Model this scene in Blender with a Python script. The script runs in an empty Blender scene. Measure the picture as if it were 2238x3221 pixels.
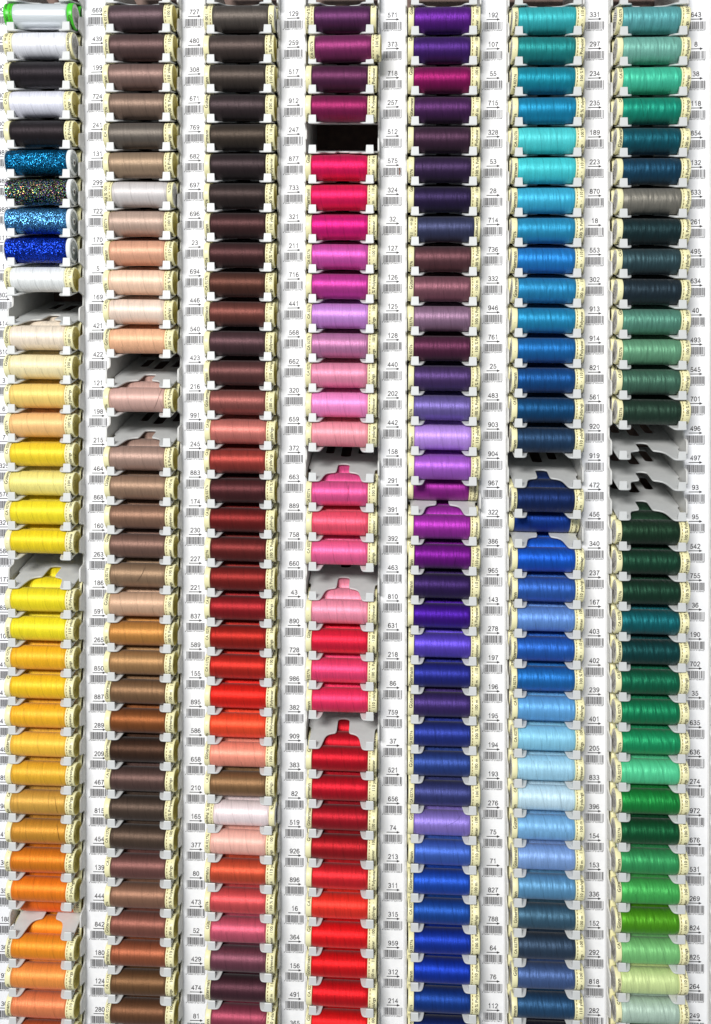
import bpy, bmesh, math, random
from mathutils import Vector, Matrix

# ------------------------------------------------------------------ camera, light, exposure
U = 0.00024                                   # metres per drawing unit (pitch of the rack = 93.93 units)
scene = bpy.context.scene
COL = scene.collection

cam_d = bpy.data.cameras.new('camera')
cam = bpy.data.objects.new('camera', cam_d)
COL.objects.link(cam)
scene.camera = cam
FOC = 2900.0
cam_d.sensor_fit = 'VERTICAL'
cam_d.sensor_height = 24.0
cam_d.lens = 24.0 * FOC / 3221.0
cam_d.clip_start = 0.02
cam_d.clip_end = 50.0
PSI = math.atan(139.0 / FOC)
TH = -math.radians(0.37)
fw = Vector((-math.sin(PSI) * math.cos(TH), math.cos(PSI) * math.cos(TH), math.sin(TH)))
cam.location = Vector((0, -2900 * U, 0))
cam.rotation_euler = fw.to_track_quat('-Z', 'Y').to_euler()

world = bpy.data.worlds.new('World')
scene.world = world
world.use_nodes = True
bg = world.node_tree.nodes['Background']
bg.inputs['Color'].default_value = (0.78, 0.89, 1.0, 1)
bg.inputs['Strength'].default_value = 0.25

def area(name, loc, target, sx, sy, power, colour):
    d = bpy.data.lights.new(name, 'AREA')
    d.shape = 'RECTANGLE'; d.size = sx; d.size_y = sy
    d.energy = power; d.color = colour
    o = bpy.data.objects.new(name, d)
    o.location = loc
    o.rotation_euler = (Vector(target) - Vector(loc)).to_track_quat('-Z', 'Y').to_euler()
    COL.objects.link(o)
    return o
area('shop_lamp', (-0.52, -1.95, 0.70), (0.0, 0, -0.05), 0.9, 0.4, 50, (1.0, 0.99, 0.98))

scene.view_settings.view_transform = 'Standard'
scene.view_settings.look = 'None'
scene.view_settings.gamma = 1.0
scene.view_settings.exposure = 0.0
scene.view_settings.use_curve_mapping = False
scene.render.engine = 'CYCLES'

# ------------------------------------------------------------------ helpers
rnd = random.Random(7)

def lin(c):
    c = c / 255.0
    return c / 12.92 if c <= 0.04045 else ((c + 0.055) / 1.055) ** 2.4

def rgb(r, g, b, k=1.0):
    return (min(lin(r) * k, 0.92), min(lin(g) * k, 0.92), min(lin(b) * k, 0.92), 1.0)

def tag(o, label=None, cat=None, group=None, kind=None):
    if label: o['label'] = label
    if cat: o['category'] = cat
    if group: o['group'] = group
    if kind: o['kind'] = kind
    return o

def empty(name, loc, parent=None):
    o = bpy.data.objects.new(name, None)
    o.empty_display_size = 0.005
    o.location = loc
    COL.objects.link(o)
    if parent: o.parent = parent
    return o

def put(name, me, parent=None, loc=(0, 0, 0), rot=(0, 0, 0)):
    o = bpy.data.objects.new(name, me)
    o.location = loc; o.rotation_euler = rot
    COL.objects.link(o)
    if parent: o.parent = parent
    return o

class MB:
    """collects faces in drawing units; build() makes one mesh in metres"""
    def __init__(s):
        s.v = []; s.f = []; s.m = []; s.sm = []; s.uv = []
    def add(s, vs, fs, mat=0, smooth=False, uvs=None):
        o = len(s.v)
        s.v += [tuple(p) for p in vs]
        for i, f in enumerate(fs):
            s.f.append(tuple(a + o for a in f)); s.m.append(mat); s.sm.append(smooth)
            s.uv.append(uvs[i] if uvs else None)
    def box(s, x0, x1, y0, y1, z0, z1, mat=0):
        v = [(x, y, z) for x in (x0, x1) for y in (y0, y1) for z in (z0, z1)]
        s.add(v, [(0, 1, 3, 2), (4, 6, 7, 5), (0, 4, 5, 1), (2, 3, 7, 6), (0, 2, 6, 4), (1, 5, 7, 3)], mat)
    def lathe(s, prof, n=48, mat=0, smooth=True, uv=False):
        """prof: (x, r) pairs, turned about the X axis; outward normals for increasing x"""
        vs = []
        for x, r in prof:
            for k in range(n):
                a = 2 * math.pi * k / n
                vs.append((x, -r * math.cos(a), r * math.sin(a)))
        fs = []; uvs = []
        for i in range(len(prof) - 1):
            for k in range(n):
                k2 = (k + 1) % n
                fs.append((i * n + k, (i + 1) * n + k, (i + 1) * n + k2, i * n + k2))
                u0, u1 = prof[i][0], prof[i + 1][0]
                v0, v1 = k / n * 245.0, (k + 1) / n * 245.0
                uvs.append(((u0, v0), (u1, v0), (u1, v1), (u0, v1)))
        s.add(vs, fs, mat, smooth, uvs if uv else None)
    def build(s, name, mats, scale=U):
        me = bpy.data.meshes.new(name)
        me.from_pydata([(a * scale, b * scale, c * scale) for a, b, c in s.v], [], s.f)
        for m in mats: me.materials.append(m)
        me.polygons.foreach_set('material_index', s.m)
        me.polygons.foreach_set('use_smooth', s.sm)
        if any(u is not None for u in s.uv):
            lay = me.uv_layers.new(name='UVMap')
            i = 0
            for p, uv in zip(me.polygons, s.uv):
                for j in range(p.loop_total):
                    lay.data[p.loop_start + j].uv = uv[j] if uv else (0, 0)
        me.update()
        return me

def fill(loops):
    """triangulate a planar outline with holes -> verts2d, tris"""
    bm = bmesh.new()
    for lp in loops:
        vs = [bm.verts.new((x, y, 0)) for x, y in lp]
        for i in range(len(vs)):
            bm.edges.new((vs[i], vs[(i + 1) % len(vs)]))
    bmesh.ops.triangle_fill(bm, edges=bm.edges[:], use_beauty=True, use_dissolve=False, normal=(0, 0, 1))
    bm.verts.index_update()
    vs = [(v.co.x, v.co.y) for v in bm.verts]
    fs = []
    for f in bm.faces:
        ids = [v.index for v in f.verts]
        if f.normal.z < 0: ids.reverse()
        fs.append(tuple(ids))
    bm.free()
    return vs, fs

def inset(lp, d):
    """move a closed loop (counter-clockwise = solid inside) inwards by d"""
    n = len(lp); out = []
    for i in range(n):
        a, b, c = Vector(lp[i - 1]), Vector(lp[i]), Vector(lp[(i + 1) % n])
        t1 = (b - a).normalized(); t2 = (c - b).normalized()
        nrm = Vector((-(t1.y + t2.y), t1.x + t2.x))
        if nrm.length < 1e-6: nrm = Vector((-t1.y, t1.x))
        nrm.normalize()
        out.append((b.x + nrm.x * d, b.y + nrm.y * d))
    return out

def slab(mb, loops, thick, mp, rnd_r=1.3, mat=0):
    """plate with rounded rims; mp(x, y, h) maps to space; loops[0] ccw outline, the rest holes (cw)"""
    steps = [(rnd_r, 0.0), (rnd_r * 0.3, -rnd_r * 0.3), (0.0, -rnd_r), (0.0, -thick + 1.0), (0.9, -thick)]
    rings = [[inset(lp, d) for lp in loops] for d, h in steps]
    for k, lp in enumerate(loops):
        n = len(lp); vs = []
        for i, (d, h) in enumerate(steps):
            vs += [mp(x, y, h) for x, y in rings[i][k]]
        fs = []
        for i in range(len(steps) - 1):
            for j in range(n):
                j2 = (j + 1) % n
                fs.append((i * n + j, (i + 1) * n + j, (i + 1) * n + j2, i * n + j2))
        mb.add(vs, fs, mat, True)
    v, f = fill(rings[0])
    mb.add([mp(x, y, 0.0) for x, y in v], f, mat)
    v, f = fill(rings[-1])
    mb.add([mp(x, y, -thick) for x, y in v], [tuple(reversed(t)) for t in f], mat)

# ------------------------------------------------------------------ materials
def new_mat(name):
    m = bpy.data.materials.new(name); m.use_nodes = True
    nt = m.node_tree; p = nt.nodes['Principled BSDF']
    return m, nt, p

def N(nt, typ, **kw):
    n = nt.nodes.new(typ)
    for k, v in kw.items(): setattr(n, k, v)
    return n

def plastic(name, c, rough=0.42, bump=0.05, var=0.04, sc=3500, sss=0.0):
    m, nt, p = new_mat(name)
    tc = N(nt, 'ShaderNodeTexCoord'); oi = N(nt, 'ShaderNodeObjectInfo')
    add = N(nt, 'ShaderNodeVectorMath', operation='ADD')
    nt.links.new(tc.outputs['Object'], add.inputs[0]); nt.links.new(oi.outputs['Random'], add.inputs[1])
    no = N(nt, 'ShaderNodeTexNoise'); no.inputs['Scale'].default_value = sc * 0.05; no.inputs['Detail'].default_value = 5
    nt.links.new(add.outputs[0], no.inputs['Vector'])
    ra = N(nt, 'ShaderNodeMapRange')
    ra.inputs[1].default_value = 0.3; ra.inputs[2].default_value = 0.7
    ra.inputs[3].default_value = 1 - var; ra.inputs[4].default_value = 1 + var
    nt.links.new(no.outputs['Fac'], ra.inputs[0])
    mul = N(nt, 'ShaderNodeVectorMath', operation='SCALE'); mul.inputs[0].default_value = c[:3]
    nt.links.new(ra.outputs[0], mul.inputs['Scale']); nt.links.new(mul.outputs[0], p.inputs['Base Color'])
    n2 = N(nt, 'ShaderNodeTexNoise'); n2.inputs['Scale'].default_value = sc; n2.inputs['Detail'].default_value = 2
    nt.links.new(add.outputs[0], n2.inputs['Vector'])
    bu = N(nt, 'ShaderNodeBump'); bu.inputs['Strength'].default_value = bump; bu.inputs['Distance'].default_value = 0.0001
    nt.links.new(n2.outputs['Fac'], bu.inputs['Height']); nt.links.new(bu.outputs[0], p.inputs['Normal'])
    p.inputs['Roughness'].default_value = rough
    if sss:
        p.inputs['Subsurface Weight'].default_value = sss
        p.inputs['Subsurface Radius'].default_value = (0.002, 0.0018, 0.0012)
        p.inputs['Subsurface Scale'].default_value = 0.4
    return m

M_TRAY = plastic('tray_plastic', rgb(208, 209, 207), 0.4, 0.12, 0.035)
M_WALL = plastic('side_wall_plastic', rgb(210, 209, 205), 0.45, 0.1, 0.04)
M_STRIP = plastic('strip_plastic', rgb(222, 222, 222), 0.4, 0.06, 0.03)
M_CARD = plastic('label_card', rgb(244, 244, 246), 0.6, 0.03, 0.02)
M_INK = plastic('black_print', rgb(42, 38, 40), 0.6, 0.0, 0.2)
M_INK2 = plastic('cap_print', rgb(52, 44, 34), 0.6, 0.0, 0.25)
M_CAP = plastic('cream_cap_plastic', rgb(253, 239, 188), 0.38, 0.05, 0.03)
M_CUP = plastic('cream_cap_cup', rgb(240, 222, 130), 0.42, 0.05, 0.05)
M_GREEN = plastic('green_cap_plastic', rgb(70, 205, 40), 0.35, 0.05, 0.04)
M_WHITE = plastic('white_cap_plastic', rgb(238, 240, 238), 0.35, 0.05, 0.03)
M_STICK = plastic('sticker_paper', rgb(226, 222, 214), 0.5, 0.05, 0.05)
M_SEAM = plastic('cap_seam', rgb(140, 108, 50), 0.5, 0.05, 0.3)
M_DARK = plastic('back_board', rgb(118, 96, 86), 0.7, 0.1, 0.2)
M_BROWN = plastic('brown_stain', rgb(120, 72, 50), 0.7, 0.1, 0.3)
M_GREYINK = plastic('sticker_print', rgb(96, 92, 92), 0.6, 0.0, 0.2)
M_METAL = plastic('grey_core', rgb(150, 158, 155), 0.35, 0.05, 0.15)

def thread_mat(name, attr=None, kind='thread'):
    m, nt, p = new_mat(name)
    L = nt.links.new
    oi = N(nt, 'ShaderNodeObjectInfo')
    uv = N(nt, 'ShaderNodeUVMap')
    sep = N(nt, 'ShaderNodeSeparateXYZ'); L(uv.outputs[0], sep.inputs[0])
    r100 = N(nt, 'ShaderNodeMath', operation='MULTIPLY'); r100.inputs[1].default_value = 517.0
    L(oi.outputs['Random'], r100.inputs[0])
    def comb(sx, sy, lean=0.0):
        a = N(nt, 'ShaderNodeMath', operation='MULTIPLY_ADD'); a.inputs[1].default_value = lean
        L(sep.outputs['Y'], a.inputs[0]); L(sep.outputs['X'], a.inputs[2])
        x = N(nt, 'ShaderNodeMath', operation='MULTIPLY'); x.inputs[1].default_value = sx; L(a.outputs[0], x.inputs[0])
        y = N(nt, 'ShaderNodeMath', operation='MULTIPLY'); y.inputs[1].default_value = sy; L(sep.outputs['Y'], y.inputs[0])
        c = N(nt, 'ShaderNodeCombineXYZ'); L(x.outputs[0], c.inputs[0]); L(y.outputs[0], c.inputs[1]); L(r100.outputs[0], c.inputs[2])
        return c
    def noise(sx, sy, lean=0.0, det=2.0):
        c = comb(sx, sy, lean); n = N(nt, 'ShaderNodeTexNoise'); n.inputs['Scale'].default_value = 1.0
        n.inputs['Detail'].default_value = det; L(c.outputs[0], n.inputs['Vector']); return n.outputs['Fac']
    def maprange(src, a, b, c, d):
        r = N(nt, 'ShaderNodeMapRange'); L(src, r.inputs[0])
        for i, v in enumerate((a, b, c, d)): r.inputs[i + 1].default_value = v
        return r.outputs[0]
    if attr:
        at = N(nt, 'ShaderNodeAttribute'); at.attribute_name = attr; colour = at.outputs['Color']
    else:
        colour = oi.outputs['Color']
    if kind == 'thread':
        streak = noise(0.42, 0.006, 0.06, 4)          # the single turns of the winding
        patch = noise(0.075, 0.02, 0.05, 1)            # uneven tension, wide lobes
        mid = noise(0.15, 0.012, 0.05, 3)
        fine = noise(1.2, 0.3, 0.0, 3)
        k1 = maprange(streak, 0.3, 0.7, 0.91, 1.08)
        k2 = maprange(fine, 0.3, 0.7, 0.90, 1.1)
        # a few stray turns that cross the others
        w = N(nt, 'ShaderNodeTexWave', wave_type='BANDS', bands_direction='X')
        w.inputs['Scale'].default_value = 1.0; w.inputs['Distortion'].default_value = 2.2; w.inputs['Detail'].default_value = 1
        L(comb(0.006, 0.002, 0.2).outputs[0], w.inputs['Vector'])
        k3 = maprange(w.outputs['Fac'], 0.0, 0.02, 0.84, 1.0)
        a = N(nt, 'ShaderNodeMath', operation='MULTIPLY'); L(k1, a.inputs[0]); L(k2, a.inputs[1])
        a2 = N(nt, 'ShaderNodeMath', operation='MULTIPLY'); L(a.outputs[0], a2.inputs[0]); L(maprange(mid, 0.3, 0.7, 0.94, 1.06), a2.inputs[1])
        b = N(nt, 'ShaderNodeMath', operation='MULTIPLY'); L(a2.outputs[0], b.inputs[0]); L(k3, b.inputs[1])
        sc = N(nt, 'ShaderNodeVectorMath', operation='SCALE'); L(colour, sc.inputs[0]); L(b.outputs[0], sc.inputs['Scale'])
        L(sc.outputs[0], p.inputs['Base Color'])
        h1 = N(nt, 'ShaderNodeMath', operation='MULTIPLY'); L(patch, h1.inputs[0]); L(maprange(oi.outputs['Alpha'], 0.0, 1.0, 0.0, 4.6), h1.inputs[1])
        h2 = N(nt, 'ShaderNodeMath', operation='MULTIPLY_ADD'); L(streak, h2.inputs[0]); h2.inputs[1].default_value = 0.6; L(h1.outputs[0], h2.inputs[2])
        h4 = N(nt, 'ShaderNodeMath', operation='MULTIPLY_ADD'); L(mid, h4.inputs[0]); h4.inputs[1].default_value = 1.6; L(h2.outputs[0], h4.inputs[2])
        h3 = N(nt, 'ShaderNodeMath', operation='MULTIPLY_ADD'); L(fine, h3.inputs[0]); h3.inputs[1].default_value = 0.6; L(h4.outputs[0], h3.inputs[2])
        bu = N(nt, 'ShaderNodeBump'); bu.inputs['Strength'].default_value = 0.8; bu.inputs['Distance'].default_value = U
        L(h3.outputs[0], bu.inputs['Height']); L(bu.outputs[0], p.inputs['Normal'])
        p.inputs['Roughness'].default_value = 0.48
        lum = N(nt, 'ShaderNodeRGBToBW'); L(colour, lum.inputs[0])
        L(maprange(lum.outputs[0], 0.0, 0.5, 0.75, 0.2), p.inputs['Metallic'])
        p.inputs['Specular IOR Level'].default_value = 0.35
        p.inputs['Sheen Weight'].default_value = 0.12
        p.inputs['Sheen Roughness'].default_value = 0.5
    elif kind == 'clear':
        no = noise(0.02, 0.25, 0.0, 2)
        sc = N(nt, 'ShaderNodeVectorMath', operation='SCALE'); L(colour, sc.inputs[0]); L(maprange(no, 0.3, 0.7, 0.92, 1.06), sc.inputs['Scale'])
        L(sc.outputs[0], p.inputs['Base Color'])
        p.inputs['Roughness'].default_value = 0.3; p.inputs['Metallic'].default_value = 0.3; p.inputs['Coat Weight'].default_value = 0.6
        p.inputs['Coat Roughness'].default_value = 0.2
    else:                                             # glitter thread: foil flakes with their own tilt
        vo = N(nt, 'ShaderNodeTexVoronoi'); vo.inputs['Scale'].default_value = 1.0
        L(comb(0.68, 0.5, 0.1).outputs[0], vo.inputs['Vector'])
        s2 = N(nt, 'ShaderNodeSeparateColor'); L(vo.outputs['Color'], s2.inputs[0])
        br = maprange(s2.outputs[0], 0.3, 1.0, 0.2, 1.7)
        if kind == 'rainbow':
            hsv = N(nt, 'ShaderNodeCombineColor', mode='HSV'); L(s2.outputs[1], hsv.inputs[0])
            hsv.inputs[1].default_value = 0.78; hsv.inputs[2].default_value = 1.0
            base = hsv.outputs[0]
            br = maprange(s2.outputs[0], 0.78, 0.98, 0.01, 2.0)
        else:
            base = colour
        sc = N(nt, 'ShaderNodeVectorMath', operation='SCALE'); L(base, sc.inputs[0]); L(br, sc.inputs['Scale'])
        L(sc.outputs[0], p.inputs['Base Color'])
        geo = N(nt, 'ShaderNodeNewGeometry')
        sb = N(nt, 'ShaderNodeVectorMath', operation='SUBTRACT'); L(vo.outputs['Color'], sb.inputs[0]); sb.inputs[1].default_value = (0.5, 0.5, 0.5)
        s3 = N(nt, 'ShaderNodeVectorMath', operation='SCALE'); L(sb.outputs[0], s3.inputs[0]); s3.inputs['Scale'].default_value = 0.95
        ad = N(nt, 'ShaderNodeVectorMath', operation='ADD'); L(geo.outputs['Normal'], ad.inputs[0]); L(s3.outputs[0], ad.inputs[1])
        nn = N(nt, 'ShaderNodeVectorMath', operation='NORMALIZE'); L(ad.outputs[0], nn.inputs[0]); L(nn.outputs[0], p.inputs['Normal'])
        p.inputs['Roughness'].default_value = 0.3; p.inputs['Metallic'].default_value = 0.85
    return m

M_THREAD = thread_mat('sewing_thread')
M_STOCK = thread_mat('sewing_thread_stock', attr='thread_colour')
M_CLEAR = thread_mat('clear_thread', kind='clear')
M_GLIT = thread_mat('glitter_thread', kind='glitter')
M_RAIN = thread_mat('rainbow_glitter_thread', kind='rainbow')

# ------------------------------------------------------------------ glyphs for the printing
_gl = {}
def _text_mesh(s):
    cu = bpy.data.curves.new('t', 'FONT'); cu.body = s; cu.size = 1.0; cu.resolution_u = 2; cu.offset = 0.022
    o = bpy.data.objects.new('t', cu); COL.objects.link(o)
    dg = bpy.context.evaluated_depsgraph_get(); dg.update()
    me = bpy.data.meshes.new_from_object(o.evaluated_get(dg))
    vs = [(v.co.x, v.co.y) for v in me.vertices]
    fs = [tuple(p.vertices) for p in me.polygons]
    bpy.data.meshes.remove(me); bpy.data.objects.remove(o); bpy.data.curves.remove(cu)
    return vs, fs
def glyph(ch):
    if ch not in _gl:
        a = _text_mesh('I' + ch + 'I'); b = _text_mesh('II')
        adv = (max(v[0] for v in a[0]) - max(v[0] for v in b[0]))
        if ch == ' ': _gl[ch] = ([], [], adv)
        else:
            vs, fs = _text_mesh(ch)
            _gl[ch] = (vs, fs, adv)
    return _gl[ch]
def text_shape(s, capheight, squeeze=1.0, track=0.0):
    """returns verts (x, y), faces, width; digits are capheight tall"""
    vs = []; fs = []; x = 0.0
    h0 = max(v[1] for v in glyph('0')[0]); k = capheight / h0
    for ch in s:
        gv, gf, adv = glyph(ch); o = len(vs)
        vs += [((x + vx * squeeze) * k, vy * k) for vx, vy in gv]
        fs += [tuple(i + o for i in f) for f in gf]
        x += adv * squeeze + track
    return vs, fs, x * k

# plain grotesque digits drawn as strokes on a 10 x 15 cell
def _arc(cx, cy, rx, ry, a0, a1, n=14):
    return [(cx + rx * math.cos(math.radians(a0 + (a1 - a0) * i / n)), cy + ry * math.sin(math.radians(a0 + (a1 - a0) * i / n))) for i in range(n + 1)]
_six = [[(8.3, 11.3), (7.4, 13.2), (5.3, 14.2), (3.3, 13.3), (1.9, 10.9), (1.35, 7.4), (1.4, 4.8)], _arc(5, 4.7, 3.65, 3.9, 180, 540, 20)]
DIG = {'0': [_arc(5, 7.5, 3.7, 6.7, 90, 450, 24)],
       '1': [[(2.2, 10.9), (4.3, 12.3), (5.7, 14.8), (5.7, 0)]],
       '2': [_arc(5, 10.5, 3.6, 3.7, 175, -28) + [(1.3, 0.9), (8.9, 0.9)]],
       '3': [_arc(4.8, 10.9, 3.2, 3.3, 165, -90, 12) + _arc(4.8, 4.3, 3.8, 3.5, 88, -165, 16)],
       '4': [[(6.7, 0), (6.7, 13.9), (1.0, 4.6), (9.4, 4.6)]],
       '5': [[(8.4, 13.9), (3.1, 13.9), (2.1, 7.4)] + _arc(4.8, 4.9, 3.9, 4.1, 130, -162, 14)],
       '6': _six,
       '7': [[(1.1, 13.9), (8.8, 13.9), (6.3, 10.2), (4.6, 5.5), (3.9, 0)]],
       '8': [_arc(5, 11.0, 3.1, 3.1, 90, 450, 18), _arc(5, 4.35, 3.8, 3.55, 90, 450, 20)],
       '9': [[(10 - x, 15 - y) for x, y in st] for st in _six]}
def digits_shape(s, h, w=1.75):
    k = h / 15.0; vs = []; fs = []; x0 = 0
    for ch in s:
        for st in DIG[ch]:
            n = len(st); o = len(vs); closed = (st[0][0] - st[-1][0]) ** 2 + (st[0][1] - st[-1][1]) ** 2 < 1e-6
            for i in range(n):
                a = st[i - 1] if i else (st[-2] if closed else st[0])
                b = st[i + 1] if i < n - 1 else (st[1] if closed else st[-1])
                c = st[i]
                t1 = Vector((c[0] - a[0], c[1] - a[1])); t2 = Vector((b[0] - c[0], b[1] - c[1]))
                if t1.length < 1e-6: t1 = t2.copy()
                if t2.length < 1e-6: t2 = t1.copy()
                t1.normalize(); t2.normalize(); t = t1 + t2
                if t.length < 1e-4: t = t1.copy()
                t.normalize(); q = w / 2 / max(0.45, t.dot(t1))
                vs += [((x0 + c[0] - t.y * q) * k, (c[1] + t.x * q) * k), ((x0 + c[0] + t.y * q) * k, (c[1] - t.x * q) * k)]
            for i in range(n - 1): fs.append((o + 2 * i, o + 2 * i + 1, o + 2 * i + 3, o + 2 * i + 2))
        x0 += 10.9
    return vs, fs, (x0 - 0.9) * k

# ------------------------------------------------------------------ spool meshes
HALF = 112.0
RAD = 39.0
def thread_profile(x0, x1, r):
    pts = [(x0, 30.0), (x0 + 0.5, r - 3.2), (x0 + 2.5, r - 1.9), (x0 + 7, r - 0.8), (x0 + 16, r - 0.2)]
    n = 8
    for i in range(1, n): pts.append((x0 + 16 + (x1 - x0 - 32) * i / n, r))
    pts += [(x1 - 16, r - 0.2), (x1 - 7, r - 0.8), (x1 - 2.5, r - 1.9), (x1 - 0.5, r - 3.2), (x1, 30.0)]
    return pts

mb = MB(); mb.lathe(thread_profile(-94, 84, RAD), 72, 0, True, uv=True)
ME_THREAD = mb.build('thread_winding', [M_THREAD])
mb = MB(); mb.lathe(thread_profile(-109, 92, RAD + 0.3), 72, 0, True, uv=True)
ME_GTHREAD = mb.build('glitter_winding', [M_GLIT])
ME_RTHREAD = mb.build('rainbow_winding', [M_RAIN])
mb = MB(); mb.lathe(thread_profile(-92, 88, RAD - 1.5), 72, 0, True, uv=True)
ME_CTHREAD = mb.build('clear_winding', [M_CLEAR])

def wrap_text(mb, s, h, xb, r, t0, mat, squeeze=1.0, total=None):
    vs, fs, w = text_shape(s, h, squeeze)
    k = (total / w) if total else 1.0
    out = []
    for x, y in vs:
        a = (x * k + t0) / r
        out.append((xb - y, -r * math.cos(a), r * math.sin(a)))
    # letters read upwards, their feet towards +X: flip so the faces point outwards
    mb.add(out, fs, mat)

def cap_left(mats, brand='Gütermann', extra='CA 02776'):
    mb = MB()
    r = 38.6
    mb.lathe([(-94.2, 30), (-94.2, r - 1.6), (-95, r - 0.5), (-96.2, r), (-109, r), (-111, r - 0.5), (-112, r - 1.3), (-112.2, r - 2.2), (-111.6, r - 2.8)][::-1], 56, 0)
    # paper sticker closing the end, very slightly domed, with bar code lines
    n = 40
    prof = [(-111.7, r - 2.7), (-111.8, r - 9), (-112.0, 16), (-112.2, 5), (-112.2, 0.01)]
    vs = []; fs = []
    for x, q in prof:
        vs += [(x, -q * math.cos(2 * math.pi * k / n), q * math.sin(2 * math.pi * k / n)) for k in range(n)]
    for i in range(len(prof) - 1):
        for k in range(n):
            k2 = (k + 1) % n
            fs.append((i * n + k, i * n + k2, (i + 1) * n + k2, (i + 1) * n + k))
    mb.add(vs, [tuple(reversed(f)) for f in fs], 2, True)
    rr = random.Random(3); t = -24.0
    while t < 22:                                      # bar code on the sticker
        w = rr.choice((0.8, 1.3, 1.9)); hz = 20 if abs(t) < 20 else 12
        mb.add([(-112.6, t, 1), (-112.6, t + w, 1), (-112.6, t + w, hz), (-112.6, t, hz)], [(0, 3, 2, 1)], 5)
        t += w + rr.choice((1.3, 1.9, 2.6))
    for z in (-5, -11, -17, -23, 24):                  # lines of small print
        u = -24 if abs(z) < 20 else -14
        while u < (22 if abs(z) < 20 else 12):
            w = rr.uniform(1.5, 5)
            mb.add([(-112.6, u, z), (-112.6, u + w, z), (-112.6, u + w, z + 2.4), (-112.6, u, z + 2.4)], [(0, 3, 2, 1)], 5)
            u += w + 1.3
    if brand:
        wrap_text(mb, brand, 11.0, -97.8, r + 0.15, 4, 1, 0.95, 70)
        wrap_text(mb, extra, 8.6, -98.6, r + 0.15, 112, 1, 0.9, 50)
        wrap_text(mb, '\u00b7', 8, -99.0, r + 0.15, 188, 1)
    return mb.build('end_cap_sticker_end', mats)

def cap_right(mats, s='100 m  \u00b7  110 yds/vgs  \u00b7  100 % Polyester  \u00b7'):
    mb = MB()
    r = 38.4
    # thin flange that holds the thread
    mb.lathe([(84.1, 30), (84.1, r - 1.2), (85, r - 0.2), (86.6, r - 0.2), (88.6, r - 0.6), (88.8, r - 3.0)], 56, 0)
    # seam behind it
    mb.lathe([(87.4, r - 2.2), (91.6, r - 2.2)], 56, 3)
    for k in range(22):                                # small bridges across the seam
        a0 = 2 * math.pi * k / 22; a1 = a0 + 0.11; q = r - 0.9
        vs = [(x, -q * math.cos(a), q * math.sin(a)) for x in (86.8, 92.2) for a in (a0, a1)]
        mb.add(vs, [(0, 2, 3, 1)], 0)
    mb.lathe([(90.9, r - 3.0), (91.0, r - 0.8), (91.8, r), (109.6, r), (111.2, r - 0.7), (112, r - 1.8), (112.2, r - 2.6)], 56, 0)
    # hollow end: thin rim, deep cup, small core
    mb.lathe([(112.2, r - 2.6), (111.6, r - 3.6), (108, r - 4.6), (104, r - 7), (101.5, r - 12), (101, 14), (101.0, 9), (103.5, 8), (103.5, 4.2), (100.5, 4.0), (100.5, 0.01)], 56, 4)
    for z in (4, -3):
        for u in (-22, -17, 14, 19):
            mb.add([(101.6, u, z), (101.6, u + 1.6, z), (101.6, u + 1.6, z + 4.2), (101.6, u, z + 4.2)], [(0, 1, 2, 3)], 1)
    if s: wrap_text(mb, s, 9.2, 106.0, r + 0.15, 0, 1, 0.8, 240)
    return mb.build('end_cap_hollow_end', mats)

MS = [M_CAP, M_INK2, M_STICK, M_SEAM, M_CUP, M_GREYINK]
ME_CL = cap_left(MS)
ME_CR = cap_right(MS)
MG = [M_GREEN, M_INK2, M_STICK, M_SEAM, M_GREEN, M_GREYINK]
ME_GL = cap_left(MG); ME_GR = cap_right(MG)
# glitter spools: a thin white disc with a grey core at the right, a thin rim at the left
mb = MB(); mb.lathe([(-112, 20), (-112, 36), (-111, 38.4), (-109.4, 38.4), (-108.6, 36)], 56)
ME_WL = mb.build('thin_rim', [M_WHITE])
mb = MB()
mb.lathe([(91, 30), (91.5, 37.5), (92.5, 39.2), (99, 40.2), (104, 39.6), (106, 37.6), (106.3, 33), (105.6, 30.5)], 56)
mb.lathe([(105.6, 30.5), (104.6, 28), (104.2, 12)], 56, 1)
mb.lathe([(104.2, 12), (105.6, 10.5), (105.6, 6.0)], 56, 0)
mb.lathe([(105.6, 6.0), (99, 5.5), (99, 0.01)], 32, 2)
ME_WR = mb.build('white_disc', [M_WHITE, M_METAL, M_DARK])

# ------------------------------------------------------------------ tray mesh (one moulded shelf)
ALPHA = math.atan((1590.0 - 430.0) / FOC)
CA, SA = math.cos(ALPHA), math.sin(ALPHA)
def smooth_pts(pts, it=2):
    for _ in range(it):
        out = [pts[0]]
        for i in range(len(pts) - 1):
            a, b = pts[i], pts[i + 1]
            out.append((a[0] * .75 + b[0] * .25, a[1] * .75 + b[1] * .25))
            out.append((a[0] * .25 + b[0] * .75, a[1] * .25 + b[1] * .75))
        out.append(pts[-1]); pts = out
    return pts
half = [(113.2, 425), (113.2, 128), (112.6, 118), (107, 112), (104.2, 104), (103.6, 60), (103.2, 8), (101.5, 2), (97, 0),
        (80, 0), (72, 0.8), (66.5, 5), (63, 14), (59.5, 34), (55.5, 55), (49.5, 70), (40, 78), (29, 82), (23.5, 84), (20.5, 90), (19.6, 98),
        (19.4, 120), (19.2, 148), (17.5, 157), (11, 162.5), (0, 164)]
def fine_half():
    keep = [(113.2, 425), (113.2, 260)]
    return keep + smooth_pts(half[1:], 1)
hp = fine_half()
outline = [(-x, y) for x, y in hp] + [(x, y) for x, y in reversed(hp[:-1])]
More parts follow.
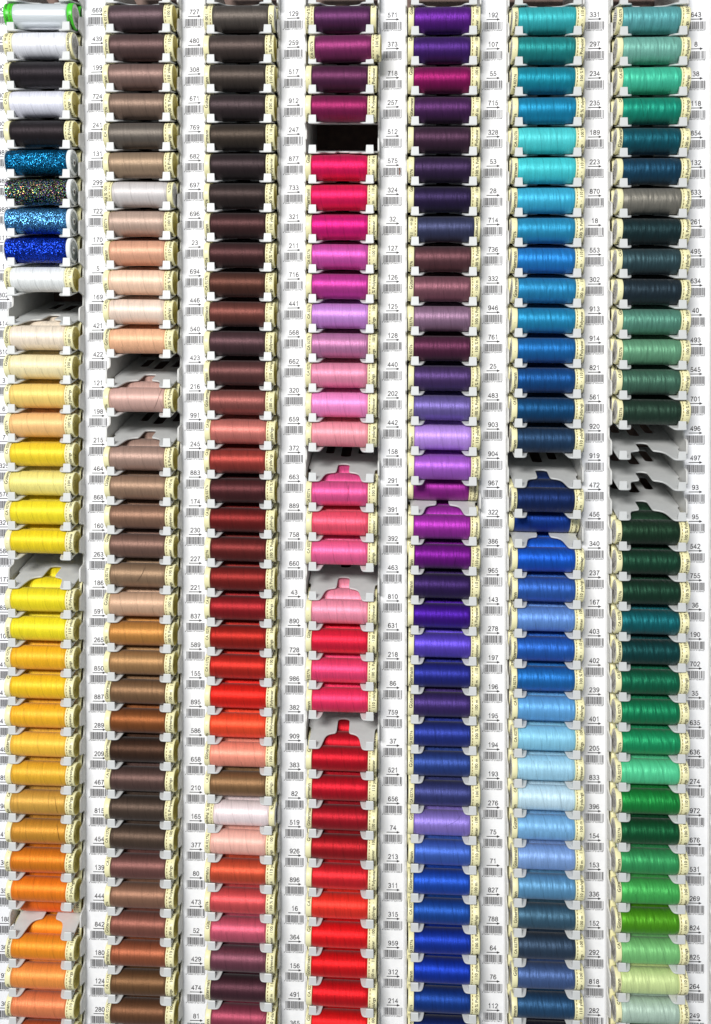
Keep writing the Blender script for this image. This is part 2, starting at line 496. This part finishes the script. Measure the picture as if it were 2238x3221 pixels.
# orientation: make it counter-clockwise
def area2(lp): return sum(lp[i - 1][0] * lp[i][1] - lp[i][0] * lp[i - 1][1] for i in range(len(lp)))
if area2(outline) < 0: outline.reverse()
def slot(cx, y0, y1, w):
    r = w / 2; pts = []
    for k in range(9):
        a = math.pi + math.pi * k / 8
        pts.append((cx + r * math.cos(a), y0 + r * 0.6 + r * 0.6 * math.sin(a)))
    for k in range(9):
        a = math.pi * k / 8
        pts.append((cx + r * math.cos(a), y1 - r * 0.6 + r * 0.6 * math.sin(a)))
    if area2(pts) > 0: pts.reverse()
    return pts
mb = MB()
TRAY_T = 5.2
mp = lambda x, y, h: (x, y * CA - h * SA, y * SA + h * CA)
slab(mb, [outline, slot(0, 236, 372, 34), slot(-56, 268, 392, 29), slot(56, 268, 392, 29)], TRAY_T, mp, 1.5)
ME_TRAY = mb.build('tray', [M_TRAY])

def tab_mesh():
    # front upright with a concave gusset behind, top narrower than foot
    side = [(0.8, -3.0), (0.8, 22.0), (1.6, 23.6), (3.0, 24.2), (5.0, 23.8), (6.2, 22.0), (8.4, 18.6), (13.0, 14.2), (22.0, 8.6), (22.0, 3.0)]
    bm = bmesh.new()
    def ring(xh):
        return [bm.verts.new(((xh(z)) * U, y * U, z * U)) for y, z in side]
    a = ring(lambda z: -(12.6 - 1.3 * z / 24)); b = ring(lambda z: 12.6 - 1.3 * z / 24)
    n = len(side)
    for i in range(n):
        j = (i + 1) % n
        bm.faces.new((a[i], a[j], b[j], b[i]))
    bm.faces.new(a[::-1]); bm.faces.new(b)
    bmesh.ops.recalc_face_normals(bm, faces=bm.faces[:])
    es = [e for e in bm.edges if (e.verts[0].co.x > 0) == (e.verts[1].co.x > 0)]
    bmesh.ops.bevel(bm, geom=es, offset=0.8 * U, segments=2, affect='EDGES', profile=0.6)
    me = bpy.data.meshes.new('stop_tab')
    bm.to_mesh(me); bm.free()
    me.materials.append(M_TRAY)
    return me
ME_TAB = tab_mesh()

# ------------------------------------------------------------------ layout
P = 93.93
TCX = [-1154.1 + 323.0 * k for k in range(8)]
TABZ = [1546.6, 1533.0, 1522.6, 1513.0, 1501.6, 1492.8, 1485.4, 1476.0]      # top of the first stop tab
TILT = [0.018, 0.019, 0.02, 0.02, 0.018, 0.018, 0.016, 0.018]
LABZ = {0: 1636.0, 1: 1625.8, 2: 1611.9, 3: 1597.7, 4: 1585.3, 5: 1577.1, 6: 1570.3, 7: 1562.2}
SPOOL_Y, SPOOL_Z = 30.5, 54.4                 # axis of a front spool above the tray lip
TRAYS = range(-2, 36)

wall = MB(); wall.box(-1700, 1800, 440, 470, -2200, 2000)
o = put('back_wall', wall.build('back_wall', [M_DARK])); tag(o, kind='structure')

def wall_mesh():
    """one side wall of a column: sheet whose front edge steps in and out once per tray"""
    one = [(85.0, 17.0), (84.0, 19.5), (84.0, 52.0), (85.5, 57.0), (92, 62.5), (108, 68.0), (117, 72.0), (121, 78.0), (121.5, 88.0),
           (121.5, 101.0), (120, 105.5), (113, 108.0), (96, 109.0), (88, 109.6)]
    pts = []
    for k in TRAYS:
        base = -k * P
        pts += [(y - 42.0, z + base) for y, z in reversed(one)]
    lp = pts + [(436, pts[-1][1]), (436, pts[0][1])]
    if area2(lp) < 0: lp.reverse()
    mb = MB()
    slab(mb, [lp], 5.6, lambda y, z, h: (h, y, z), 1.0)
    return mb.build('side_wall', [M_WALL])
ME_WALL = wall_mesh()

RACK_NAMES = ['first', 'second', 'third', 'fourth', 'fifth', 'sixth', 'seventh', 'eighth']
RACK_LOOK = ['white, blue glitter and yellow', 'brown and beige', 'dark brown and red', 'plum, pink and scarlet',
             'purple and royal blue', 'turquoise and light blue', 'teal and green', '']
def build_rack(c):
    lab = ('pale grey plastic spool rack holding the %s threads' % RACK_LOOK[c]) if c < 7 else \
        'pale grey plastic spool rack cut off by the right edge of the photo'
    lip0 = TABZ[c] - 24.2
    root = empty('spool_rack', (TCX[c] * U, 0, lip0 * U))
    tag(root, lab, 'spool rack', 'spool racks standing side by side')
    w = put('side_wall', ME_WALL, root, (120.4 * U, 0, 0))
    w = put('side_wall', ME_WALL, root, (-114.6 * U, 0, 0))
    for k in TRAYS:
        t = put('tray', ME_TRAY, root, (0, rnd.uniform(-.6, .6) * U, (-k * P + rnd.uniform(-.5, .5)) * U), (0, TILT[c] + rnd.uniform(-.002, .002), 0))
        put('stop_tab', ME_TAB, t, (-90.5 * U, 0, 0)); put('stop_tab', ME_TAB, t, (90.5 * U, 0, 0))
    return root
for c in range(8): build_rack(c)

# ------------------------------------------------------------------ label strips with their printing
EL = ['0001101', '0011001', '0010011', '0111101', '0100011', '0110001', '0101111', '0111011', '0110111', '0001011']
def ean(code):
    g = lambda d: ''.join('1' if ch == '0' else '0' for ch in EL[d])[::-1]
    rr = lambda d: ''.join('1' if ch == '0' else '0' for ch in EL[d])
    par = ['LLLLLL', 'LLGLGG', 'LLGGLG', 'LLGGGL', 'LGLLGG', 'LGGLLG', 'LGGGLL', 'LGLGLG', 'LGLGGL', 'LGGLGL'][code[0]]
    s = '101'
    for i in range(6): s += EL[code[i + 1]] if par[i] == 'L' else g(code[i + 1])
    s += '01010'
    for i in range(6): s += rr(code[i + 7])
    return s + '101'

def number_label(num, tail, shift=0.0):
    mb = MB()
    # local frame: x right, z up, number centre at the origin
    def flat(vs, fs, x0, z0): mb.add([(x + x0, 0, y + z0) for x, y in vs], fs)
    vs, fs, w = digits_shape(num, 15.3, 2.35)
    flat(vs, fs, -w / 2, -7.6)
    mb.add([(-21, 0, -15.6), (14, 0, -15.6), (14, 0, -13.1), (-21, 0, -13.1)], [(0, 1, 2, 3)])
    mb.add([(12.5, 0, -18.6), (22, 0, -14.3), (12.5, 0, -10.0)], [(0, 1, 2)])
    code = [4, 0, 0, 8, 0, 1, 5] + [int(ch) for ch in tail]
    bits = ean(code); m = 60.0 / 95; x = -30.5
    i = 0
    while i < 95:
        if bits[i] == '1':
            j = i
            while j < 95 and bits[j] == '1': j += 1
            guard = i < 3 or j > 92 or 44 < i < 50
            mb.add([(x + i * m, 0, -22 - (26.5 if guard else 24.0)), (x + j * m + .14, 0, -22 - (26.5 if guard else 24.0)), (x + j * m + .14, 0, -22.0), (x + i * m, 0, -22.0)], [(0, 1, 2, 3)])
            i = j
        else: i += 1
    for s, xx, ww in (('4', -35.0, 3.6), ('008015', -28.0, 26.5), (tail, 2.0, 26.5)):
        vs, fs, w = digits_shape(s, 4.8, 2.2)
        flat([(a * ww / w, b) for a, b in vs], fs, xx, -52.0)
    return mb.build('number_print', [M_INK])

NUMS = {
 0: '900 800 000 800 000 980 980 980 111 1 802 414 610 3 6 7 325 578 327 580 177 852 106 417 416 412 488 892 968 411 362 350 188 300 977 305'.split(),
 1: '669 439 199 724 241 131 299 722 170 5 169 421 422 121 198 215 464 868 160 263 186 591 265 850 887 289 209 467 815 454 139 444 842 180 124 280'.split(),
 2: '727 480 308 671 769 682 697 696 23 694 446 540 423 216 991 245 883 174 230 227 221 837 589 155 895 586 658 210 165 377 80 473 52 429 474 81'.split(),
 3: '129 259 517 912 247 877 733 321 211 716 441 568 662 320 659 372 663 889 758 660 43 890 728 986 382 909 383 82 519 926 896 16 364 156 491 365'.split(),
 4: '571 373 718 257 512 575 324 32 127 126 125 128 440 202 442 158 291 391 392 463 810 631 218 86 759 37 521 656 74 213 311 315 959 312 214'.split(),
 5: '192 107 55 715 328 53 28 714 736 332 946 761 25 483 903 904 967 322 386 965 143 278 197 196 195 194 193 276 75 71 827 788 64 76 112'.split(),
 6: '331 297 234 235 189 223 870 18 553 302 913 914 821 561 920 919 472 456 340 237 167 403 402 239 401 205 833 396 154 153 336 152 292 818 282'.split(),
 7: '643 8 38 118 854 132 633 261 495 634 40 493 545 701 496 497 93 95 542 755 36 190 702 35 635 636 274 972 676 531 269 824 825 264 249'.split(),
}
TAILS = {
 1: '023232 021481 020012 023647 019320 017982 019968 023820 018180 016753 018375 021225 021287 090355 018685 019104 021744 024812 018125 019562 018917 022541 019519 024558 024896 019814 018982 021645 024312 021508 017982 021423 024626 018444 017893 019710'.split(),
 2: '023847 021805 020084 023287 024109 023423 023560 023546 016944 023523 021481 023230 021300 018921 025946 019364 024888 018364 019080 019066 018963 024541 022587 018122 025607 022525 023126 018825 018245 020767 017507 021734 017248 021344 021740 017514'.split(),
 3: '090553 019464 022082 025168 019303 090715 090494 020248 018849 023782 090258 022365 090456 020224 023140 090531 090357 024914 023966 023164 017163 024963 023881 025922 020781 025120 020804 017521 022103 025380 025021 016821 020606 018146 021920 020620'.split(),
 4: '022369 020729 023805 019426 022068 023402 020286 017026 090517 090418 090432 090654 090678 018726 070946 018160 019907 020927 020941 089719 024507 022907 018948 017583 023980 017101 090739 023102 017408 018863 020149 020187 025388 020163 018887'.split(),
 5: '018566 017781 090395 023768 090393 090272 090371 023744 090333 020385 090579 024000 016968 021849 025069 025083 025700 020262 020866 025663 018023 019709 018665 018641 018627 018603 018580 019686 017422 017385 024482 024222 017309 017448 017842'.split(),
 6: '020361 019960 019143 019167 018528 019006 024840 016869 022266 020026 025182 025205 024444 022327 025281 025267 021702 021580 020484 019181 018269 021085 021061 019228 021047 018764 024303 020963 018108 018085 020446 018061 019921 024420 019730'.split(),
 7: '023027 016708 017125 017880 024741 017965 022921 019488 021986 022945 017149 021948 022242 023621 022006 022020 017620 017644 022228 023942 017088 018542 023643 017064 022969 022983 019648 023742 023362 022187 019600 024468 090614 019549 019390'.split(),
}
def build_strip(c):
    # strip c stands at the left of rack c
    xc = TCX[c] - 161.5
    top, bot = 1800.0, -1900.0
    root = empty('label_strip', (xc * U, 90 * U, bot * U))
    nums = NUMS[c]
    if c == 0: lab = 'white label strip cut by the left edge, beside the white and yellow spools'
    else: lab = 'white label strip with barcodes, from number %s at top to %s at bottom' % (nums[0], nums[-1])
    tag(root, lab, 'label strip', 'label strips between the racks')
    mb = MB(); mb.box(-42.3, 42.3, 1.0, 342, 0, top - bot)
    mb.box(36.8, 41.6, -1.6, 1.0, 0, top - bot)              # raised rail at the right
    mb.box(-41.6, -37.5, -1.6, 1.0, 0, top - bot)
    put('strip_body', mb.build('strip_body', [M_STRIP]), root)
    mb = MB(); mb.box(-37.4, 36.7, -0.5, 0.98, 2, top - bot - 2)
    put('paper_card', mb.build('paper_card', [M_CARD]), root)
    z = LABZ[c]
    for i, s in enumerate(nums):
        tail = TAILS[c][i] if c in TAILS else '%06d' % (17000 + 137 * i)
        dx = {0: 8.0, 1: 1.5, 3: 2.0, 7: -5.0}.get(c, 0.0)
        p = put('number_print', number_label(s, tail), root, ((dx + 0.10 * 0 + i * 0.08) * U, -0.85 * U, (z - i * P - bot) * U))
        p['label'] = 'printed number %s with arrow and barcode' % s
    if c == 4:
        mb = MB()
        mb.add([(20, 0, -24), (24.5, 0, -22), (25.5, 0, -34), (24, 0, -47), (21.5, 0, -44), (22, 0, -33)], [(0, 5, 4, 3, 2, 1)])
        me = mb.build('brown_stain', [M_BROWN])
        s = put('brown_stain', me, root, (0, -1.1 * U, (z - 5 * P - bot) * U)); s['label'] = 'small brown smear on the 575 barcode'
for c in range(8): build_strip(c)

# ------------------------------------------------------------------ the spools
# colour of the thread as it looks in middling light; None = empty slot; 'b' = pushed back to second place; 'r' = turned round
SP = {
 0: [('clear', (226, 232, 234)), ((238, 238, 252), 'r'), (36, 30, 34), (232, 232, 252), (36, 29, 32), ('glit', (8, 112, 160)), 
     ('rain', (30, 20, 25)), ('glit', (84, 154, 210)), ('glit', (10, 56, 186)), (240, 242, 240), None, (252, 226, 204), (252, 228, 180), 
     (255, 206, 112), (250, 190, 124), (250, 208, 30), (248, 228, 130), (246, 220, 20), (240, 212, 0), None, (240, 218, 0), (252, 222, 5), 
     (255, 178, 0), (255, 192, 0), (252, 176, 16), (248, 186, 50), (226, 170, 34), (204, 154, 60), (200, 138, 38), (218, 122, 4), (255, 126, 0), 
     ((255, 108, 5), 'b'), (255, 142, 15), (255, 146, 62), (225, 128, 78), (198, 92, 42)],
 1: [(84, 66, 70), (90, 68, 66), (128, 102, 94), (124, 102, 88), (104, 96, 88), (152, 128, 104), ((206, 200, 198), 'r'), (182, 156, 140), 
     (216, 160, 130), (242, 204, 176), (236, 212, 194), (236, 180, 140), None, (206, 166, 154), None, (166, 136, 122), (150, 120, 98), 
     (136, 102, 82), (120, 90, 78), (142, 114, 88), (200, 162, 132), (184, 126, 58), (160, 120, 76), (126, 94, 64), (134, 76, 34), (66, 42, 28), 
     (92, 68, 62), (78, 62, 52), (84, 66, 54), (118, 76, 70), (142, 102, 80), (136, 82, 68), (152, 84, 54), (112, 78, 48), (110, 72, 46), 
     (120, 60, 50)],
 2: [((86, 78, 72), 'r'), (72, 60, 56), (70, 60, 54), (58, 46, 48), (62, 52, 44), (50, 38, 40), (52, 40, 38), (66, 38, 38), (68, 38, 38), 
     (84, 48, 38), (106, 58, 50), (78, 52, 56), (94, 56, 54), (136, 76, 70), (196, 112, 102), (150, 56, 48), (78, 34, 36), (112, 26, 24), 
     (104, 32, 30), (124, 28, 24), (142, 22, 28), (158, 26, 14), (182, 32, 18), (222, 24, 4), (244, 72, 34), (250, 146, 122), (130, 96, 62), 
     ((252, 224, 224), 'r'), (252, 182, 166), (198, 76, 46), (210, 78, 80), (200, 86, 108), (116, 64, 78), (76, 40, 50), (150, 62, 82), 
     (160, 60, 70)],
 3: [((84, 38, 80), 'r'), ((124, 40, 92), 'o'), (84, 34, 68), (130, 24, 78), None, (216, 0, 84), (224, 6, 86), (206, 12, 116), (206, 80, 168), 
     (184, 54, 142), (198, 134, 210), (184, 118, 160), (226, 138, 166), (240, 138, 198), (242, 150, 162), None, (226, 84, 144), (248, 84, 110), 
     (250, 98, 150), None, (250, 142, 166), (222, 20, 56), (240, 62, 112), (236, 44, 94), None, (184, 0, 28), (186, 2, 30), (164, 10, 30), 
     (162, 12, 24), (210, 26, 36), (238, 46, 30), (228, 4, 14), (216, 0, 10), (206, 0, 16), (218, 6, 12), (190, 10, 30)],
 4: [(90, 26, 130), (66, 28, 106), (134, 8, 86), (72, 32, 82), (66, 38, 60), (54, 34, 70), (42, 28, 66), ((58, 62, 94), 'r'), (96, 58, 64), 
     (126, 78, 90), (142, 108, 134), (86, 36, 64), (76, 52, 104), (110, 94, 160), (188, 144, 230), (166, 92, 198), ((144, 34, 138), 'b'), 
     (158, 42, 160), (112, 10, 130), (50, 26, 84), (62, 10, 136), (92, 68, 192), (34, 40, 130), (62, 42, 106), (36, 52, 136), (44, 68, 138), 
     (56, 62, 118), (140, 120, 202), (62, 98, 186), (24, 74, 176), (22, 74, 158), (12, 52, 160), (8, 52, 166), (14, 58, 136), (14, 38, 104)],
 5: [(46, 172, 178), (20, 132, 132), (0, 136, 158), (4, 132, 172), (72, 204, 208), (60, 198, 206), (52, 172, 208), (32, 142, 184), 
     (22, 122, 194), (28, 132, 182), (22, 134, 180), (14, 102, 168), (10, 78, 140), (6, 72, 118), (32, 62, 94), None, (14, 40, 92), 
     ((6, 54, 138), 'b'), (8, 86, 194), (44, 94, 178), (98, 144, 214), (32, 94, 182), (22, 106, 180), (98, 168, 224), (138, 204, 232), 
     (162, 212, 236), (198, 228, 242), (122, 178, 222), (128, 164, 218), (92, 148, 188), (60, 96, 118), (50, 70, 92), (72, 98, 148), 
     (38, 78, 114), (16, 20, 52)],
 6: [(90, 166, 168), (116, 178, 162), (60, 188, 152), (0, 142, 116), (4, 86, 100), (18, 68, 94), (128, 124, 114), (24, 50, 54), (50, 76, 82), 
     (34, 50, 60), (86, 142, 122), (102, 158, 122), (70, 112, 92), (38, 64, 50), None, None, None, (24, 56, 36), (20, 66, 46), (20, 60, 42), 
     (0, 98, 104), (4, 66, 66), (0, 102, 70), (0, 128, 82), (10, 148, 92), (80, 204, 146), (10, 134, 56), (4, 86, 46), (50, 154, 88), 
     (66, 174, 82), (76, 152, 8), (122, 194, 118), (208, 226, 154), (178, 202, 184), (100, 130, 90)],
}
NAMED = {'white': (240, 240, 245), 'ivory': (250, 238, 220), 'cream': (252, 230, 190), 'pale peach': (246, 205, 172), 'peach': (240, 182, 130), 'apricot': (253, 200, 118),
 'pale yellow': (248, 228, 132), 'lemon yellow': (246, 222, 40), 'sun yellow': (246, 212, 15), 'amber yellow': (255, 186, 10), 'golden orange': (250, 172, 40), 'mustard': (222, 160, 40),
 'ochre': (205, 140, 52), 'dark orange': (220, 122, 5), 'bright orange': (255, 132, 8), 'soft orange': (255, 148, 75), 'terracotta': (222, 126, 78), 'rust': (196, 90, 42), 'black': (34, 28, 32),
 'charcoal brown': (52, 40, 40), 'dark grey brown': (72, 60, 56), 'mauve brown': (90, 68, 68), 'taupe': (126, 102, 92), 'grey taupe': (104, 96, 88), 'sand brown': (152, 126, 104), 'light grey': (206, 200, 198),
 'beige': (182, 156, 140), 'pale beige': (204, 164, 140), 'tan': (220, 160, 126), 'caramel': (184, 126, 58), 'camel': (160, 120, 76), 'mid brown': (126, 94, 66), 'chestnut': (134, 78, 40), 'dark chocolate': (66, 42, 30),
 'reddish brown': (138, 78, 68), 'cinnamon': (152, 84, 54), 'maroon brown': (94, 52, 50), 'dusty rose brown': (118, 74, 72), 'salmon brown': (206, 122, 108), 'brick red': (178, 70, 56), 'oxblood': (108, 30, 30), 'dark red': (132, 26, 22),
 'deep red': (160, 20, 20), 'crimson': (192, 8, 34), 'scarlet': (228, 14, 12), 'vermilion': (244, 76, 44), 'coral': (250, 146, 122), 'shell pink': (252, 182, 168), 'palest pink': (252, 224, 224), 'raspberry': (228, 40, 84),
 'watermelon pink': (246, 70, 108), 'rose pink': (226, 86, 144), 'candy pink': (246, 140, 166), 'orchid pink': (240, 138, 198), 'magenta': (214, 6, 100), 'fuchsia': (208, 52, 156), 'lilac': (198, 138, 214), 'mauve pink': (184, 118, 156),
 'dusty pink': (202, 88, 108), 'plum': (90, 36, 82), 'wine': (142, 22, 88), 'purple': (112, 22, 142), 'dark purple': (62, 30, 80), 'violet': (166, 60, 182), 'dark plum': (70, 36, 60), 'slate violet': (60, 60, 94), 'grey mauve': (142, 108, 130),
 'lavender': (130, 108, 190), 'indigo': (62, 20, 130), 'royal blue': (28, 62, 170), 'navy blue': (30, 40, 96), 'ink blue': (16, 22, 56), 'deep blue': (12, 36, 150), 'cobalt blue': (10, 84, 192), 'cornflower blue': (94, 132, 208),
 'periwinkle': (84, 80, 192), 'sky blue': (110, 176, 224), 'pale blue': (160, 212, 236), 'ice blue': (198, 228, 242), 'steel blue': (88, 146, 186), 'slate blue': (60, 90, 116), 'denim blue': (36, 74, 112), 'turquoise': (66, 198, 206),
 'cyan blue': (20, 150, 200), 'teal': (0, 132, 140), 'dark teal': (0, 74, 92), 'sea green': (86, 162, 160), 'dusty green': (94, 148, 122), 'mint green': (66, 196, 148), 'emerald green': (4, 138, 96), 'bottle green': (20, 60, 44),
 'grass green': (56, 158, 82), 'leaf green': (76, 152, 8), 'light green': (122, 194, 118), 'lime cream': (208, 226, 154), 'pale sage': (178, 202, 184), 'stone grey': (128, 124, 114), 'forest green': (4, 88, 52), 'petrol grey': (44, 66, 74)}
def cname(c):
    return min(NAMED, key=lambda k: sum((a - b) ** 2 for a, b in zip(NAMED[k], c)))
TENS = ['', '', 'twenty', 'thirty']
ORD = ['', 'first', 'second', 'third', 'fourth', 'fifth', 'sixth', 'seventh', 'eighth', 'ninth', 'tenth', 'eleventh', 'twelfth', 'thirteenth', 'fourteenth', 'fifteenth', 'sixteenth', 'seventeenth', 'eighteenth', 'nineteenth']
def ordinal(n):
    if n < 20: return ORD[n]
    if n % 10 == 0: return ['', '', 'twentieth', 'thirtieth'][n // 10]
    return TENS[n // 10] + '-' + ORD[n % 10]

def parse(e):
    if e is None: return None
    if isinstance(e[0], str): return (e[1], e[0])
    if isinstance(e[0], tuple): return (e[0], e[1])
    return (e, '')

def thread_colour(c):
    r, g, b, a = rgb(*c)
    l = 0.25 * r + 0.6 * g + 0.15 * b
    k = 1.06 - 0.1 * l
    return tuple(min(0.88, (v + 0.015 * (l - v) + 0.001) * k) for v in (r, g, b)) + (1.0,)

PROTO = {}
def make_spool(kind):
    root = empty('thread_spool', (0, 0, 0))
    H = (0, 0, RAD * U)
    if kind == 'glit': parts = [('thread_winding', ME_GTHREAD), ('end_disc', ME_WR), ('end_disc', ME_WL)]
    elif kind == 'rain': parts = [('thread_winding', ME_RTHREAD), ('end_disc', ME_WR), ('end_disc', ME_WL)]
    elif kind == 'clear': parts = [('thread_winding', ME_CTHREAD), ('end_cap', ME_GL), ('end_cap', ME_GR)]
    else: parts = [('thread_winding', ME_THREAD), ('end_cap', ME_CL), ('end_cap', ME_CR)]
    for n, me in parts: put(n, me, root, H)
    return root

def spool_at(kind, c, row, place=0, dx=0.0, dy=0.0, colour=(200, 200, 200), rev=False, spin=None, yaw=0.0):
    """row counts slots from the top (1..); place 0 = at the stops, 1 = behind it"""
    key = kind
    if key not in PROTO:
        PROTO[key] = make_spool(kind); root = PROTO[key]
    else:
        src = PROTO[key]
        root = src.copy(); COL.objects.link(root)
        for ch in src.children:
            n = ch.copy(); COL.objects.link(n); n.parent = root
    d = place * 2 * (RAD + 0.4)
    lip = TABZ[c] - 24.2 - (row - 1) * P
    y = SPOOL_Y + d * CA + dy
    z = lip + SPOOL_Z + d * SA - RAD + dy * 0.4
    root.location = ((TCX[c] + dx) * U, y * U, (z - TILT[c] * dx) * U)
    root.rotation_euler = (0, (-1 if rev else 1) * (TILT[c] + rnd.uniform(-.006, .006)), (math.pi if rev else 0) + yaw)
    root.rotation_mode = 'ZYX' if False else 'XYZ'
    sp = rnd.uniform(0, 2 * math.pi) if spin is None else spin
    for ch in root.children:
        ch.rotation_euler = (sp, 0, 0)
        if ch.name.startswith('thread_winding'): ch.color = thread_colour(colour)[:3] + (0.12 if place else (0.2, 0.15, 0.15, 0.25, 0.35, 0.7, 1.0)[c],)
    return root

SPINS_OLD = rnd.random()
ELABEL = {'clear': 'silvery clear thread spool with bright green caps, top of the first column',
          'rain': 'black spool of multicoloured glitter thread between the turquoise and light blue glitter spools'}
def loose_thread(x0, x1, a0, a1, bow=0.0):
    """a turn of thread lying loose across the winding"""
    mb = MB(); n = 18; vs = []; fs = []
    for i in range(n + 1):
        t = i / n; a = a0 + (a1 - a0) * t; x = x0 + (x1 - x0) * (t + bow * math.sin(math.pi * t)); q = RAD + 0.5 + 1.2 * math.sin(math.pi * t)
        for k in range(5):
            b = 2 * math.pi * k / 5
            vs.append((x + 0.42 * math.cos(b), -(q + 0.42 * math.sin(b)) * math.cos(a), (q + 0.42 * math.sin(b)) * math.sin(a)))
    for i in range(n):
        for k in range(5):
            k2 = (k + 1) % 5; fs.append((i * 5 + k, (i + 1) * 5 + k, (i + 1) * 5 + k2, i * 5 + k2))
    mb.add(vs, fs, 0, True, [((0, 0), (1, 0), (1, 1), (0, 1))] * len(fs))
    return mb.build('loose_thread', [M_THREAD])
LOOSE = {(4, 28): (0, 52, 0.0, 0.95, 0.25), (1, 14): (50, 74, -0.9, 0.9, 0.2), (0, 28): (60, 48, -0.6, 0.8, -0.2), (0, 29): (66, 52, -0.4, 0.9, -0.2),
         (5, 17): (95, 106, -0.2, 0.7, -0.9), (5, 19): (94, 108, -0.3, 0.8, 0.6), (1, 20): (-6, 18, -0.5, 0.7, 0.2), (2, 4): (78, 96, 0.5, 1.1, 0.3),
         (2, 35): (70, 98, 0.3, 1.1, -0.2), (4, 19): (30, 36, -0.8, 0.6, 0.3), (6, 4): (-30, -42, -0.8, 0.8, 0.1), (3, 17): (20, 22, -0.7, 0.7, 0.6)}
stock = []                                           # spools that only show as slivers: one mesh
count = 0
for c in range(7):
    seq = SP[c]
    for i, e in enumerate(seq):
        row = i + 1
        q = parse(e)
        if q is None: continue
        colour, flag = q
        kind = flag if flag in ('glit', 'rain', 'clear') else 'sew'
        dx = rnd.uniform(-1.4, 1.4); place = 0; yaw = rnd.uniform(-.006, .006); dy = 0
        if flag == 'b': place = 1
        if flag == 'o': dx = 13.0; yaw = -0.03; dy = -20.0
        if c == 5 and row >= 24: dx += 2.5
        s = spool_at(kind, c, row, place, dx, dy, colour, flag in ('r', 'clear'), None, yaw)
        count += 1
        nm = cname(colour)
        where = '%s slot down in the %s column' % (ordinal(row), RACK_NAMES[c])
        if kind in ELABEL: lab = ELABEL[kind]
        elif kind == 'glit': lab = {6: 'turquoise blue glitter thread spool with a white end disc', 8: 'light blue glitter thread spool below the multicoloured glitter one', 9: 'royal blue glitter thread spool, lowest of the glitter spools'}[row]
        elif flag == 'b': lab = '%s thread spool set back, %s' % (nm, where)
        elif flag == 'o': lab = '%s thread spool sticking out askew, %s' % (nm, where)
        elif flag == 'r': lab = '%s thread spool turned end for end, %s' % (nm, where)
        else: lab = '%s thread spool at the front, %s' % (nm, where)
        tag(s, lab, 'thread spool', 'thread spools in the rack')
        # the same colour waits behind
        if (c, row) in LOOSE:
            put('loose_thread', loose_thread(*LOOSE[(c, row)]), s, (0, 0, RAD * U)).color = thread_colour(tuple(int(v * 0.6) for v in colour))
        first = place + 1
        back = [first]
        prev_empty = i > 0 and (seq[i - 1] is None or parse(seq[i - 1])[1] == 'b')
        if prev_empty or row == 1: back.append(first + 1)
        for b in back:
            if b == 1 and (13 <= row <= 24 or prev_empty) and kind == 'sew' and count < 292:
                s2 = spool_at('sew', c, row, b, rnd.uniform(-2.5, 2.5), 0, colour, False)
                tag(s2, '%s thread spool waiting behind the front one, %s' % (nm, where), 'thread spool', 'thread spools in the rack')
                count += 1
            else:
                stock.append((c, row, b, colour, kind))

def build_stock():
    mb = MB(); cols = []
    prof_t = [(-94, 30), (-93.5, RAD - 3), (-88, RAD - .8), (-70, RAD), (60, RAD), (78, RAD - .8), (83.5, RAD - 3), (84, 30)]
    prof_l = [(-112.2, 30), (-112, 36), (-109, 38.6), (-96, 38.6), (-94.2, 37), (-94.2, 30)]
    prof_r = [(84.1, 30), (84.5, 38), (87.4, 37), (87.4, 35.8), (91.4, 35.8), (92, 38.4), (109, 38.4), (112, 36), (111.6, 34), (104, 31), (101, 22), (101, 0.1)]
    for c, row, b, colour, kind in stock:
        d = b * 2 * (RAD + 0.4); lip = TABZ[c] - 24.2 - (row - 1) * P
        off = Vector((TCX[c] + rnd.uniform(-2.5, 2.5), SPOOL_Y + d * CA, lip + SPOOL_Z + d * SA))
        for prof, mat in ((prof_t, 0), (prof_l, 1), (prof_r, 1)):
            start = len(mb.v); f0 = len(mb.f)
            mb.lathe(prof, 28, mat if kind != 'clear' or mat == 0 else 2, True, uv=True)
            for i in range(start, len(mb.v)):
                v = mb.v[i]
                mb.v[i] = (v[0] + off.x, v[1] + off.y, v[2] + off.z - TILT[c] * v[0])
            cols += [thread_colour(colour)] * (len(mb.f) - f0)
    me = mb.build('stock_spools', [M_STOCK, M_CAP, M_GREEN])
    at = me.attributes.new('thread_colour', 'FLOAT_COLOR', 'FACE')
    for i, cc in enumerate(cols): at.data[i].color = cc
    o = put('stock_spools', me)
    o.color = (1, 1, 1, 0.1)
    tag(o, 'further thread spools of the same colours lying in the shade behind the front ones', 'stock spools', None, 'stuff')
build_stock()
print('spools', count, 'stock', len(stock))
